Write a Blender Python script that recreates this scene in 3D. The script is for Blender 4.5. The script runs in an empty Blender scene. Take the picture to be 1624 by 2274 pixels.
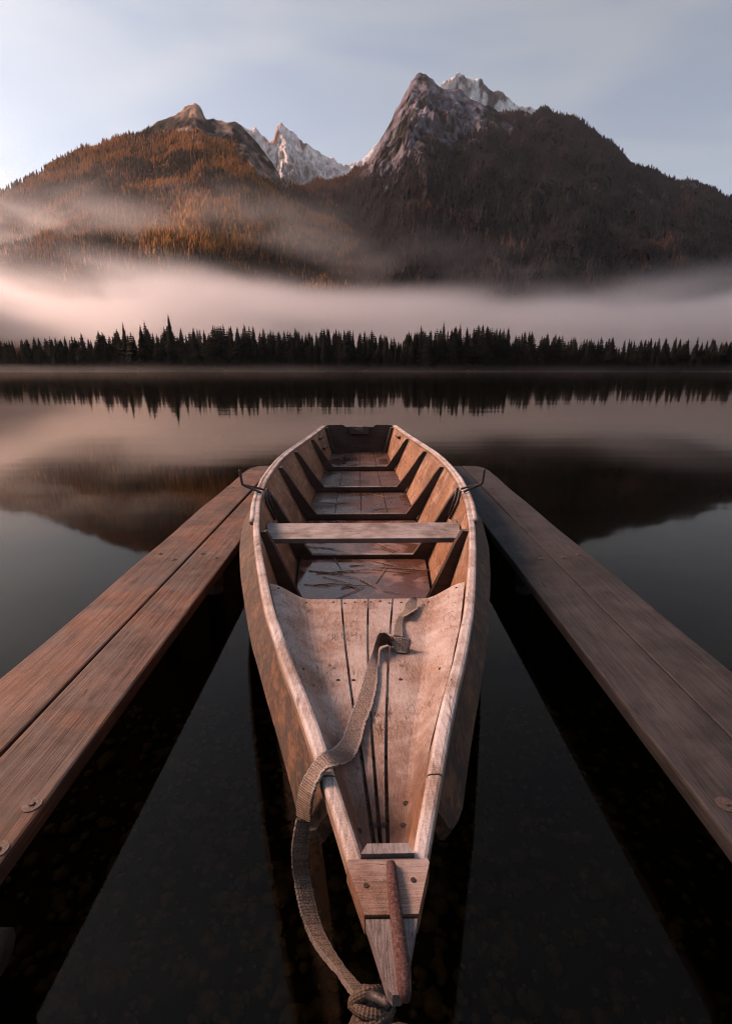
import bpy, bmesh, math, random
import numpy as np
from mathutils import Vector, Matrix

random.seed(7)
RNG = np.random.default_rng(11)
sc = bpy.context.scene
COL = sc.collection
R = math.radians

# ------------------------------------------------------------------ camera
CAM_H = 1.2
PITCH = R(15.7)
cam_d = bpy.data.cameras.new('camera')
cam = bpy.data.objects.new('camera', cam_d)
COL.objects.link(cam)
cam.location = (0, 0, CAM_H)
cam.rotation_euler = (R(90) - PITCH, 0, 0)
cam_d.sensor_fit = 'VERTICAL'
cam_d.sensor_height = 36
cam_d.lens = 36 * 1122 / 2273
cam_d.clip_start = 0.02
cam_d.clip_end = 30000
sc.camera = cam

# ------------------------------------------------------------------ sky, sun, exposure
SUN_AZ = R(67)          # to the left of the view axis
SUN_EL = R(33)
world = bpy.data.worlds.new('World')
sc.world = world
world.use_nodes = True
wn, wl = world.node_tree.nodes, world.node_tree.links
wn.clear()
w_out = wn.new('ShaderNodeOutputWorld')
w_bg = wn.new('ShaderNodeBackground')
sky = wn.new('ShaderNodeTexSky')
sky.sky_type = 'NISHITA'
sky.sun_disc = False
sky.sun_elevation = SUN_EL
sky.sun_rotation = -SUN_AZ
sky.altitude = 800
sky.air_density = 1.0
sky.dust_density = 2.0
sky.ozone_density = 1.5
w_bg.inputs['Strength'].default_value = 0.073
# thin high cirrus: raises the sky a little and takes out some of its blue
w_tc = wn.new('ShaderNodeTexCoord')
w_map = wn.new('ShaderNodeMapping')
w_map.inputs['Rotation'].default_value = (0.2, 0.1, 0.6)
w_map.inputs['Scale'].default_value = (0.9, 5.0, 6.0)
w_no = wn.new('ShaderNodeTexNoise')
w_no.inputs['Scale'].default_value = 1.4
w_no.inputs['Detail'].default_value = 2.5
w_no.inputs['Roughness'].default_value = 0.55
w_no.inputs['Distortion'].default_value = 0.6
w_mr = wn.new('ShaderNodeMapRange')
w_mr.inputs['From Min'].default_value = 0.42
w_mr.inputs['From Max'].default_value = 0.75
w_mr.inputs['To Min'].default_value = 0.55
w_mr.inputs['To Max'].default_value = 0.95
w_hsv = wn.new('ShaderNodeHueSaturation')
w_hsv.inputs['Saturation'].default_value = 0.22
w_hsv.inputs['Value'].default_value = 1.24
w_mix = wn.new('ShaderNodeMixRGB')
wl.new(w_tc.outputs['Generated'], w_map.inputs['Vector'])
wl.new(w_map.outputs['Vector'], w_no.inputs['Vector'])
wl.new(w_no.outputs['Fac'], w_mr.inputs['Value'])
wl.new(sky.outputs['Color'], w_hsv.inputs['Color'])
wl.new(w_mr.outputs['Result'], w_mix.inputs['Fac'])
wl.new(sky.outputs['Color'], w_mix.inputs['Color1'])
wl.new(w_hsv.outputs['Color'], w_mix.inputs['Color2'])
wl.new(w_mix.outputs['Color'], w_bg.inputs['Color'])
wl.new(w_bg.outputs['Background'], w_out.inputs['Surface'])

sun_d = bpy.data.lights.new('sun', 'SUN')
sun_d.energy = 3.9
sun_d.angle = R(18)
sun_d.color = (1.0, 0.55, 0.365)
sun = bpy.data.objects.new('sun', sun_d)
COL.objects.link(sun)
sun_dir = Vector((-math.sin(SUN_AZ) * math.cos(SUN_EL), math.cos(SUN_AZ) * math.cos(SUN_EL), math.sin(SUN_EL)))
sun.rotation_euler = sun_dir.to_track_quat('Z', 'Y').to_euler()
sun.location = (-40, 12, 20)

sc.view_settings.view_transform = 'Standard'
sc.view_settings.look = 'None'
sc.view_settings.gamma = 1.0
sc.view_settings.exposure = 0.82
sc.view_settings.use_curve_mapping = False
sc.render.engine = 'CYCLES'
cy = sc.cycles
cy.use_denoising = True
cy.use_adaptive_sampling = True
cy.adaptive_threshold = 0.03
cy.pixel_filter_type = 'BLACKMAN_HARRIS'
cy.filter_width = 1.15
cy.max_bounces = 6
cy.diffuse_bounces = 2
cy.glossy_bounces = 3
cy.transmission_bounces = 3
cy.transparent_max_bounces = 8
cy.volume_bounces = 2
cy.caustics_reflective = False
cy.caustics_refractive = False
cy.sample_clamp_indirect = 4.0
cy.volume_step_rate = 1.0
cy.use_light_tree = False
world.cycles.sampling_method = 'MANUAL'
world.cycles.sample_map_resolution = 256
cy.volume_max_steps = 256


# ------------------------------------------------------------------ helpers
def link(o, parent=None, label=None, cat=None, group=None, kind=None):
    COL.objects.link(o)
    if parent is not None:
        o.parent = parent
    if label: o['label'] = label
    if cat: o['category'] = cat
    if group: o['group'] = group
    if kind: o['kind'] = kind
    return o

def mesh_np(name, V, F, smooth=False):
    """V (n,3) array, F (m,3|4) array"""
    me = bpy.data.meshes.new(name)
    V = np.asarray(V, dtype=np.float32); F = np.asarray(F, dtype=np.int32)
    m, c = F.shape
    me.vertices.add(len(V)); me.vertices.foreach_set('co', V.ravel())
    me.loops.add(m * c); me.loops.foreach_set('vertex_index', F.ravel())
    me.polygons.add(m)
    me.polygons.foreach_set('loop_start', np.arange(0, m * c, c, dtype=np.int32))
    me.polygons.foreach_set('loop_total', np.full(m, c, dtype=np.int32))
    if smooth:
        me.polygons.foreach_set('use_smooth', np.ones(m, dtype=bool))
    me.update(calc_edges=True)
    return me

def mesh_py(name, V, F, smooth=False):
    me = bpy.data.meshes.new(name)
    me.from_pydata([tuple(v) for v in V], [], F)
    bm = bmesh.new(); bm.from_mesh(me)
    bmesh.ops.recalc_face_normals(bm, faces=bm.faces)
    bm.to_mesh(me); bm.free()
    if smooth:
        for p in me.polygons: p.use_smooth = True
    me.update()
    return me

def add(name, me, mat, parent=None, **kw):
    o = bpy.data.objects.new(name, me)
    if mat is not None:
        me.materials.clear(); me.materials.append(mat)
    return link(o, parent, **kw)

def empty(name, loc=(0, 0, 0), rz=0, **kw):
    o = bpy.data.objects.new(name, None)
    o.location = loc; o.rotation_euler = (0, 0, rz)
    o.empty_display_size = 0.1
    return link(o, **kw)

def loft(rings, caps=True):
    """rings: list of equal-length closed rings of 3D points"""
    n = len(rings[0]); V = []; F = []
    for r in rings: V += [tuple(p) for p in r]
    for i in range(len(rings) - 1):
        for j in range(n):
            a = i * n + j; b = i * n + (j + 1) % n
            F.append((a, b, b + n, a + n))
    if caps:
        F.append(tuple(range(n))); F.append(tuple(range((len(rings) - 1) * n, len(rings) * n)))
    return V, F

def rrect(c, ax, ay, w, h, b=0.25):
    """rounded rectangle ring about c in the plane ax, ay"""
    k = b * min(w, h); hw, hh = w / 2, h / 2
    p = [(-hw + k, -hh), (hw - k, -hh), (hw - .3*k, -hh + .3*k), (hw, -hh + k), (hw, hh - k), (hw - .3*k, hh - .3*k), (hw - k, hh), (-hw + k, hh), (-hw + .3*k, hh - .3*k), (-hw, hh - k), (-hw, -hh + k), (-hw + .3*k, -hh + .3*k)]
    c = Vector(c); ax = Vector(ax); ay = Vector(ay)
    return [c + ax * x + ay * y for x, y in p]

def circ(c, ax, ay, r, n=10, jit=0.0):
    c = Vector(c); ax = Vector(ax); ay = Vector(ay)
    return [c + (ax * math.cos(2*math.pi*k/n) + ay * math.sin(2*math.pi*k/n)) * r * (1 + random.uniform(-jit, jit)) for k in range(n)]

def tube(pts, rad, n=8, jit=0.0):
    pts = [Vector(p) for p in pts]
    if not hasattr(rad, '__len__'): rad = [rad] * len(pts)
    rings = []; up = Vector((0.13, 0.21, 1)).normalized()
    for i, p in enumerate(pts):
        t = (pts[min(i+1, len(pts)-1)] - pts[max(i-1, 0)]).normalized()
        if i == 0:
            ax = t.cross(up)
            if ax.length < 1e-3: ax = t.cross(Vector((1, 0, 0)))
        else:
            ax = ax - t * ax.dot(t)
        ax.normalize(); ay = t.cross(ax)
        rings.append(circ(p, ax, ay, rad[i], n, jit))
    return loft(rings)

def catmull(P, m=6):
    P = [Vector(p) for p in P]; out = []
    for i in range(len(P) - 1):
        p0 = P[max(i-1, 0)]; p1 = P[i]; p2 = P[i+1]; p3 = P[min(i+2, len(P)-1)]
        for k in range(m):
            t = k / m
            out.append(0.5 * ((2*p1) + (p2-p0)*t + (2*p0-5*p1+4*p2-p3)*t*t + (3*p1-p0-3*p2+p3)*t**3))
    out.append(P[-1]); return out

def ray(x, y):
    """direction of a photo pixel (1624 x 2273 frame): used to measure the place from the photo"""
    u = 1137 - y; f = 1122
    return np.array([x - 812, f*math.cos(PITCH) + u*math.sin(PITCH), -f*math.sin(PITCH) + u*math.cos(PITCH)])

def atz(x, y, z):
    d = ray(x, y); t = (z - CAM_H) / d[2]
    return Vector((d[0]*t, d[1]*t, z))

def hash2(ix, iy, s):
    h = (ix.astype(np.int64) * 374761393 + iy.astype(np.int64) * 668265263 + s * 974711) & 0xffffffff
    h = ((h ^ (h >> 13)) * 1274126177) & 0xffffffff
    return ((h ^ (h >> 16)) & 0xffff) / 65535.0

def vnoise(x, y, s=0):
    x = np.asarray(x, float); y = np.asarray(y, float)
    ix = np.floor(x); iy = np.floor(y); fx = x - ix; fy = y - iy
    fx = fx*fx*(3-2*fx); fy = fy*fy*(3-2*fy)
    a = hash2(ix, iy, s); b = hash2(ix+1, iy, s); c = hash2(ix, iy+1, s); d = hash2(ix+1, iy+1, s)
    return (a*(1-fx)+b*fx)*(1-fy) + (c*(1-fx)+d*fx)*fy

def fbm(x, y, o=5, s=0, g=0.5):
    t = 0; a = 1; n = 0
    for k in range(o):
        t = t + a * (vnoise(x * 2**k + 17.3*k, y * 2**k + 9.1*k, s + k) * 2 - 1); n += a; a *= g
    return t / n

def ridged(x, y, o=4, s=0):
    t = 0; a = 1; n = 0
    for k in range(o):
        t = t + a * (1 - np.abs(vnoise(x * 2**k + 3.3*k, y * 2**k + 5.7*k, s + k) * 2 - 1)); n += a; a *= 0.5
    return t / n

# ------------------------------------------------------------------ materials
class NT:
    def __init__(self, name):
        self.m = bpy.data.materials.new(name); self.m.use_nodes = True
        self.n = self.m.node_tree.nodes; self.l = self.m.node_tree.links
        self.n.clear(); self.out = self.n.new('ShaderNodeOutputMaterial')
    def node(self, t, **kw):
        n = self.n.new(t)
        for k, v in kw.items():
            if k.startswith('_'): setattr(n, k[1:], v)
            else: n.inputs[k.replace('__', ' ')].default_value = v
        return n
    def link(self, a, b): self.l.new(a, b)
    def coord(self, scale=(1, 1, 1), rot=(0, 0, 0), out='Object'):
        tc = self.node('ShaderNodeTexCoord'); mp = self.node('ShaderNodeMapping')
        mp.inputs['Scale'].default_value = scale; mp.inputs['Rotation'].default_value = rot
        self.link(tc.outputs[out], mp.inputs['Vector']); return mp.outputs['Vector']
    def noise(self, vec, scale, detail=4, rough=0.55, dist=0.0):
        n = self.node('ShaderNodeTexNoise', Scale=scale, Detail=detail, Roughness=rough, Distortion=dist)
        self.link(vec, n.inputs['Vector']); return n.outputs['Fac']
    def ramp(self, fac, stops):
        r = self.node('ShaderNodeValToRGB'); e = r.color_ramp.elements
        while len(e) < len(stops): e.new(0.5)
        for el, (p, c) in zip(e, stops):
            el.position = p; el.color = (*c, 1) if len(c) == 3 else c
        self.link(fac, r.inputs['Fac']); return r.outputs['Color']
    def mr(self, v, a, b, c=0.0, d=1.0, smooth=True):
        n = self.node('ShaderNodeMapRange'); n.interpolation_type = 'SMOOTHSTEP' if smooth else 'LINEAR'
        for k, x in zip(('From Min', 'From Max', 'To Min', 'To Max'), (a, b, c, d)): n.inputs[k].default_value = x
        self.link(v, n.inputs['Value']); return n.outputs['Result']
    def math(self, op, a, b=None):
        n = self.node('ShaderNodeMath'); n.operation = op
        for i, x in enumerate((a, b)):
            if x is None: continue
            if isinstance(x, (int, float)): n.inputs[i].default_value = x
            else: self.link(x, n.inputs[i])
        return n.outputs[0]
    def mix(self, fac, a, b, mode='MIX'):
        n = self.node('ShaderNodeMixRGB'); n.blend_type = mode
        for k, x in (('Fac', fac), ('Color1', a), ('Color2', b)):
            if isinstance(x, (int, float)): n.inputs[k].default_value = x
            elif isinstance(x, tuple): n.inputs[k].default_value = (*x, 1)
            else: self.link(x, n.inputs[k])
        return n.outputs['Color']
    def bump(self, h, strength=0.4, dist=0.004, prev=None):
        n = self.node('ShaderNodeBump'); n.inputs['Strength'].default_value = strength; n.inputs['Distance'].default_value = dist
        self.link(h, n.inputs['Height'])
        if prev is not None: self.link(prev, n.inputs['Normal'])
        return n.outputs['Normal']
    def principled(self, color, rough, normal=None, spec=0.35, metal=0.0):
        b = self.node('ShaderNodeBsdfPrincipled')
        for k, x in (('Base Color', color), ('Roughness', rough), ('Metallic', metal)):
            if isinstance(x, (int, float)): b.inputs[k].default_value = x
            elif isinstance(x, tuple): b.inputs[k].default_value = (*x, 1)
            else: self.link(x, b.inputs[k])
        b.inputs['Specular IOR Level'].default_value = spec
        if normal is not None: self.link(normal, b.inputs['Normal'])
        self.link(b.outputs['BSDF'], self.out.inputs['Surface']); return b

FROST = (0.55, 0.515, 0.525)
def wood(name, dark, light, frost=0.5, axis='Y', grain=38.0, ring=False, stain=None, wet=0.0, stretch=0.055, zone=None, mottle=None, blotch=0.55, crack=0.7, frost_scale=420, up=(0.2, 0.9), bump=0.5):
    t = NT(name)
    st = {'Y': (1, stretch, 1), 'X': (stretch, 1, 1), 'Z': (1, 1, stretch)}[axis]
    v = t.coord(st); vo = t.coord()
    oi = t.node('ShaderNodeObjectInfo')
    off = t.node('ShaderNodeVectorMath'); off.operation = 'ADD'
    sc_ = t.node('ShaderNodeVectorMath'); sc_.operation = 'SCALE'; sc_.inputs[0].default_value = (7.3, 3.1, 5.7)
    t.link(oi.outputs['Random'], sc_.inputs['Scale']); t.link(v, off.inputs[0]); t.link(sc_.outputs['Vector'], off.inputs[1])
    v = off.outputs['Vector']
    g1 = t.noise(v, grain, 6, 0.62, 0.5)
    g2 = t.noise(v, grain * 5, 3, 0.6)
    h = t.math('ADD', t.math('MULTIPLY', g1, 0.65), t.math('MULTIPLY', g2, 0.35))
    if ring:
        wv = t.node('ShaderNodeTexWave', Scale=22.0, Distortion=22.0, Detail=4.0)
        wv.inputs['Detail Scale'].default_value = 1.3
        wv.wave_profile = 'SAW'
        wv.bands_direction = 'X'; t.link(v, wv.inputs['Vector'])
        h = t.math('ADD', t.math('MULTIPLY', h, 0.8), t.math('MULTIPLY', wv.outputs['Fac'], 0.2))
    col = t.ramp(h, [(0.25, dark), (0.72, light)])
    big = t.noise(vo, 3.1, 5, 0.6, 0.4)
    col = t.mix(t.mr(big, 0.38, 0.66, 0.0, blotch), col, tuple(0.55 * c for c in dark))
    if mottle:
        mm = t.noise(t.coord((1, .45, 1)), 34, 6, 0.72, 0.6)
        col = t.mix(t.mr(mm, 0.47, 0.62, 0.0, 0.8), col, mottle)
    if stain:
        s2 = t.noise(vo, 5.5, 6, 0.65, 0.8)
        col = t.mix(t.mr(s2, 0.5, 0.64, 0.0, 0.7), col, stain)
    ck = t.noise(v, grain * 0.8, 2, 0.5, 0.3)
    ck = t.math('ABSOLUTE', t.math('SUBTRACT', ck, 0.5))
    ckm = t.math('MULTIPLY', t.mr(ck, 0.004, 0.016, 1.0, 0.0), t.mr(t.noise(vo, 9.0, 2, 0.5), 0.46, 0.6, 0.0, crack))
    col = t.mix(ckm, col, tuple(0.25 * c for c in dark))
    # frost settles on whatever faces the sky
    geo = t.node('ShaderNodeNewGeometry'); sep = t.node('ShaderNodeSeparateXYZ')
    t.link(geo.outputs['Normal'], sep.inputs['Vector'])
    upm = t.mr(sep.outputs['Z'], up[0], up[1])
    fine = t.noise(vo, frost_scale, 3, 0.75)
    patch = t.noise(vo, 6.0, 5, 0.65)
    fm = t.math('ADD', t.math('ADD', t.mr(fine, 0.34, 0.70, 0.05, 0.50), t.mr(g2, 0.3, 0.7, 0.0, 0.30)), t.mr(patch, 0.3, 0.7, -0.25, 0.5))
    fm = t.math('MULTIPLY', t.math('MULTIPLY', fm, upm), frost)
    fm = t.math('MULTIPLY', fm, t.math('SUBTRACT', 1.0, ckm))
    fm = t.math('MINIMUM', fm, 0.95)
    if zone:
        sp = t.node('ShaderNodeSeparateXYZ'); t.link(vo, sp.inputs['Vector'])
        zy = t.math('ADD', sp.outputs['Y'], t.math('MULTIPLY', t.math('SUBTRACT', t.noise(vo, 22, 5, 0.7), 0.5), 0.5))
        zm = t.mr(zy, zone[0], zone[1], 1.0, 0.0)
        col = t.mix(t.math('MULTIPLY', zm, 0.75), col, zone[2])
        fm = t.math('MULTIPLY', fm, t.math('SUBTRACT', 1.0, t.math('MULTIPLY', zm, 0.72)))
    col = t.mix(fm, col, FROST)
    nb = t.bump(h, bump, 0.005)
    nb = t.bump(fine, 0.35 * min(1, frost + 0.2), 0.004, nb)
    rough = 0.72
    if wet:
        rough = t.mr(t.noise(vo, 2.6, 5, 0.6), 0.35, 0.62, 0.10, 0.65)
    t.principled(col, rough, nb, 0.3 if not wet else 0.5)
    return t.m

M = {}
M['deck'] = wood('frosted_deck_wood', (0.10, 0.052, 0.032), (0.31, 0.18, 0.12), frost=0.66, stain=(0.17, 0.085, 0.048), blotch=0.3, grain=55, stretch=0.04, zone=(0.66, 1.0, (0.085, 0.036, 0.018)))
M['rail'] = wood('frosted_rail_wood', (0.13, 0.075, 0.05), (0.34, 0.23, 0.17), frost=1.0, up=(0.0, 0.7))
M['board'] = wood('weathered_board_wood', (0.012, 0.007, 0.0045), (0.070, 0.030, 0.014), frost=0.06, stain=(0.014, 0.009, 0.007), bump=1.0, mottle=(0.125, 0.055, 0.023))
M['side'] = wood('varnished_side_wood', (0.11, 0.052, 0.027), (0.34, 0.17, 0.085), frost=0.15, stain=(0.33, 0.235, 0.19))
M['rib'] = wood('dark_rib_wood', (0.028, 0.017, 0.013), (0.085, 0.052, 0.04), frost=0.55, axis='X', up=(0.5, 1.0))
M['floor'] = wood('wet_floor_wood', (0.035, 0.016, 0.011), (0.12, 0.052, 0.032), frost=0.06, wet=1)
M['thwart'] = wood('frosted_bench_wood', (0.10, 0.07, 0.06), (0.18, 0.135, 0.125), frost=0.6, axis='X', up=(0.5, 0.95))
M['hook'] = wood('breasthook_wood', (0.10, 0.042, 0.022), (0.30, 0.16, 0.10), frost=0.6, axis='X', grain=110, frost_scale=900, stain=(0.13, 0.055, 0.015), mottle=(0.085, 0.045, 0.025), crack=1.0)
M['stem'] = wood('grey_stem_wood', (0.06, 0.045, 0.045), (0.17, 0.135, 0.13), frost=0.5, grain=120, frost_scale=900)
M['transom'] = wood('dark_transom_wood', (0.022, 0.012, 0.009), (0.07, 0.038, 0.027), frost=0.4, axis='X')
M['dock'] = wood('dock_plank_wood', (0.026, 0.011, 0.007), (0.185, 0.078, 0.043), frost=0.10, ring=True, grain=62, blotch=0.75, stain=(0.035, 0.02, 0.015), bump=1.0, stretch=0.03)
M['dock_grey_shaded'] = wood('shaded_grey_dock_plank_wood', (0.009, 0.0085, 0.0095), (0.043, 0.039, 0.042), frost=0.05, ring=True, grain=62, blotch=0.75, stain=(0.012, 0.011, 0.012), bump=1.0, stretch=0.03)  # weathered grey wood, darkened in its colour to stand for the boat's shadow
M['pole'] = wood('round_pole_wood', (0.018, 0.013, 0.011), (0.06, 0.043, 0.036), frost=0.1, axis='X')

def simple(name, c1, c2, scale, rough=0.8, frost=0.0, metal=0.0, bump=0.5, bd=0.004, coord=(1, 1, 1)):
    t = NT(name); v = t.coord(coord); n = t.noise(v, scale, 5, 0.65)
    col = t.ramp(n, [(0.3, c1), (0.7, c2)]); fine = t.noise(t.coord(), 330, 3, 0.7)
    if frost:
        geo = t.node('ShaderNodeNewGeometry'); sep = t.node('ShaderNodeSeparateXYZ')
        t.link(geo.outputs['Normal'], sep.inputs['Vector'])
        m = t.math('MULTIPLY', t.mr(fine, 0.42, 0.66), t.mr(sep.outputs['Z'], -0.2, 0.8, 0.1, 1.0))
        col = t.mix(t.math('MULTIPLY', m, frost), col, FROST)
    nb = t.bump(n, bump, bd); nb = t.bump(fine, 0.4, 0.003, nb)
    t.principled(col, rough, nb, 0.3, metal); return t.m

M['iron'] = simple('dark_forged_iron', (0.02, 0.018, 0.018), (0.06, 0.05, 0.048), 60, 0.55, 0.12, 0.6)
M['rust'] = simple('rusty_iron', (0.022, 0.010, 0.009), (0.095, 0.030, 0.022), 230, 0.85, 0.10)
M['nail'] = simple('nail_iron', (0.02, 0.014, 0.012), (0.05, 0.03, 0.025), 200, 0.7)
M['washer'] = simple('washer_iron', (0.05, 0.035, 0.03), (0.10, 0.075, 0.065), 90, 0.6, 0.1, 0.4)
def webbing(name, c1, c2, frost):
    t = NT(name); ac = t.node('ShaderNodeAttribute'); ac.attribute_name = 'across'; al = t.node('ShaderNodeAttribute'); al.attribute_name = 'along'
    n = t.noise(t.coord(), 55, 5, 0.65); fine = t.noise(t.coord(), 520, 3, 0.7)
    rib = t.math('SINE', t.math('MULTIPLY', al.outputs['Fac'], 2*math.pi/0.0042))
    warp = t.math('SINE', t.math('MULTIPLY', ac.outputs['Fac'], 2*math.pi*11))
    weave = t.math('ADD', t.math('MULTIPLY', rib, 0.6), t.math('MULTIPLY', warp, 0.4))
    hem = t.mr(t.math('ABSOLUTE', t.math('SUBTRACT', ac.outputs['Fac'], 0.5)), 0.36, 0.44)
    col = t.ramp(n, [(0.3, c1), (0.7, c2)])
    col = t.mix(t.mr(weave, -0.8, 0.6, 0.5, 0.0), col, tuple(0.4*c for c in c1))
    geo = t.node('ShaderNodeNewGeometry'); sep = t.node('ShaderNodeSeparateXYZ'); t.link(geo.outputs['Normal'], sep.inputs['Vector'])
    m = t.math('MULTIPLY', t.math('ADD', t.mr(fine, 0.40, 0.68), t.math('MULTIPLY', hem, 0.5)), t.mr(sep.outputs['Z'], -0.1, 0.9, 0.05, 1.0))
    col = t.mix(t.math('MULTIPLY', m, frost), col, FROST)
    nb = t.bump(weave, 0.5, 0.002); nb = t.bump(fine, 0.4, 0.003, nb); nb = t.bump(hem, 0.6, 0.003, nb)
    t.principled(col, 0.95, nb, 0.15); return t.m
M['strap'] = webbing('frosted_webbing', (0.085, 0.055, 0.038), (0.20, 0.135, 0.095), 0.6)
M['run'] = webbing('dark_webbing', (0.048, 0.031, 0.021), (0.135, 0.087, 0.056), 0.30)  # darker tone of the same webbing, with less frost
M['cord'] = webbing('worn_webbing', (0.030, 0.019, 0.013), (0.095, 0.058, 0.036), 0.16)
M['reed'] = simple('dry_reed', (0.12, 0.06, 0.03), (0.42, 0.27, 0.17), 40, 0.7, 0.25)
M['bark'] = simple('spruce_bark', (0.015, 0.012, 0.01), (0.04, 0.03, 0.025), 2, 0.9)
M['bed'] = simple('lake_bed_mud', (0.012, 0.010, 0.006), (0.035, 0.028, 0.017), 1.7, 0.9)
M['gravel'] = simple('lake_gravel', (0.06, 0.045, 0.022), (0.24, 0.175, 0.09), 23, 0.8)
M['shorebank'] = simple('shore_bank_soil', (0.010, 0.009, 0.006), (0.03, 0.026, 0.016), 0.2, 0.9)

def m_ice():
    t = NT('bilge_ice'); v = t.coord()
    n = t.noise(v, 4.5, 5, 0.6, 0.5); f = t.noise(v, 70, 4, 0.7)
    col = t.mix(t.mr(n, 0.45, 0.62), (0.10, 0.045, 0.03), (0.26, 0.15, 0.12))
    r = t.mr(n, 0.35, 0.65, 0.08, 0.26)
    t.principled(col, r, t.bump(t.math('ADD', f, t.math('MULTIPLY', n, 2.0)), 0.08, 0.004), 0.9); return t.m
M['ice'] = m_ice()

def m_water():
    t = NT('lake_water')
    v = t.coord((0.35, 1.6, 1)); n1 = t.noise(v, 0.9, 1.5, 0.5)
    n2 = t.noise(t.coord((1.2, 5, 1)), 0.055, 1.5, 0.5)
    h = t.math('ADD', t.math('MULTIPLY', n1, 0.55), t.math('MULTIPLY', n2, 2.0))
    nb = t.bump(h, 0.07, 0.05)
    fr = t.node('ShaderNodeFresnel', IOR=1.33); t.link(nb, fr.inputs['Normal'])
    gl = t.node('ShaderNodeBsdfGlossy'); gl.inputs['Roughness'].default_value = 0.045
    gl.inputs['Color'].default_value = (0.74, 0.67, 0.60, 1); t.link(nb, gl.inputs['Normal'])
    tr = t.node('ShaderNodeBsdfTransparent'); tr.inputs['Color'].default_value = (0.46, 0.38, 0.24, 1)
    mx = t.node('ShaderNodeMixShader'); t.link(fr.outputs['Fac'], mx.inputs['Fac'])
    t.link(tr.outputs['BSDF'], mx.inputs[1]); t.link(gl.outputs['BSDF'], mx.inputs[2])
    t.link(mx.outputs['Shader'], t.out.inputs['Surface']); return t.m
M['water'] = m_water()

def m_attr(name, scale, lo=0.6, hi=1.25, rough=0.95, bump=None, stretch=(1, 1, 1)):
    t = NT(name); a = t.node('ShaderNodeAttribute'); a.attribute_name = 'tint'
    v = t.coord(stretch); n = t.noise(v, scale, 6, 0.68)
    col = t.mix(1.0, a.outputs['Color'], t.ramp(n, [(0.25, (lo,)*3), (0.75, (hi,)*3)]), 'MULTIPLY')
    nb = t.bump(n, *bump) if bump else None
    t.principled(col, rough, nb, 0.1); return t.m
M['rockface'] = m_attr('mountain_ground', 0.035, 0.22, 1.6, bump=(1.0, 18.0), stretch=(1, 0.6, 0.5))
M['forest'] = m_attr('mountain_conifers', 0.15, 0.7, 1.2)
def m_spruce():
    t = NT('spruce_needles'); n = t.noise(t.coord(), 1.1, 4, 0.6)
    t.principled(t.ramp(n, [(0.3, (0.004, 0.005, 0.0035)), (0.7, (0.012, 0.013, 0.008))]), 0.9, None, 0.1); return t.m
M['needles'] = m_spruce()

# ------------------------------------------------------------------ lake, ground
def shore_y(x):
    return 336 + 10 * fbm(x / 90.0, x * 0 + 3.3, 4, 5) + np.minimum(np.abs(x) / 700.0, 1.4)**2 * -30

def build_ground():
    rr = np.concatenate([[0.0], np.geomspace(0.25, 12000, 120)])
    az = np.linspace(-math.pi, math.pi, 241)[:-1]
    rr = np.sort(np.concatenate([rr, np.linspace(310, 380, 36)]))
    A, RR = np.meshgrid(az, rr)
    X = RR * np.sin(A); Y = RR * np.cos(A)
    sd = np.minimum(np.minimum(shore_y(X) - Y, 820 - np.abs(X) - 60*vnoise(Y/120, X*0, 9)), Y + 3.2)
    Z = np.where(sd > 0, -np.minimum(0.02 + 0.15*sd, 0.30 + 0.045 * np.clip(sd - 2, 0, None)).clip(0, 6.0), np.minimum(-sd * 0.09, 9.0))
    Z = Z + 0.03 * fbm(X*1.7, Y*1.7, 4, 2) * (RR < 60) + np.where((sd < -5) & (RR > 300), 1.5 * fbm(X/40, Y/40, 3, 8), 0)
    n = len(az); m = len(rr)
    V = np.stack([X, Y, Z], -1).reshape(-1, 3)
    i, j = np.meshgrid(np.arange(m-1), np.arange(n), indexing='ij')
    F = np.stack([i*n+j, i*n+(j+1) % n, (i+1)*n+(j+1) % n, (i+1)*n+j], -1).reshape(-1, 4)[:, ::-1]
    add('ground', mesh_np('ground', V, F, True), M['bed'], kind='structure')
build_ground()

# boat lines (metres, along the boat's own axis): half beam at the rail, rail height, bottom half width and height
def hw(y): return np.interp(y, [.352, .42, .49, .53, .58, .65, .776, .83, .91, 1.1, 1.21, 1.35, 1.6, 2.03, 2.43, 2.95, 3.3, 3.68, 4.1, 4.54, 5.0, 5.59, 6.5, 7.5, 7.7],
                               [.007, .028, .049, .060, .074, .095, .131, .148, .172, .234, .264, .307, .370, .473, .560, .652, .697, .733, .750, .755, .738, .688, .608, .534, .52])
def zg(y): return np.interp(y, [.3, .5, 1, 1.4, 1.8, 2.2, 2.6, 3.5, 5, 6.5, 7.7], [.61, .60, .545, .507, .473, .45, .435, .42, .415, .41, .41])
def fw(y): return np.interp(y, [.352, .5, .7, .95, 1.2, 1.5, 1.8, 2.5, 3.4, 4.3, 5.2, 6.2, 7.5], [.004, .012, .035, .08, .135, .205, .27, .385, .45, .485, .465, .42, .40])
def fz(y): return np.interp(y, [.352, .5, .7, .95, 1.2, 1.5, 1.9, 2.4, 3.4, 4.3, 5.2, 6.2, 7.5], [.590, .535, .40, .20, .045, -.05, -.10, -.12, -.11, -.08, -.035, .0, .035])
def smooth_f(f):
    ys = np.linspace(.352, 7.7, 900); v = f(ys); k = np.exp(-np.linspace(-2, 2, 25)**2); k /= k.sum()
    pv = np.concatenate([2*v[0]-v[12:0:-1], v, 2*v[-1]-v[-2:-14:-1]])
    sv = np.convolve(pv, k, 'valid')
    return lambda y: np.interp(y, ys, sv)
hw, zg, fw, fz = map(smooth_f, (hw, zg, fw, fz))
AX0 = 0.0365; AXR = 0.018
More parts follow.
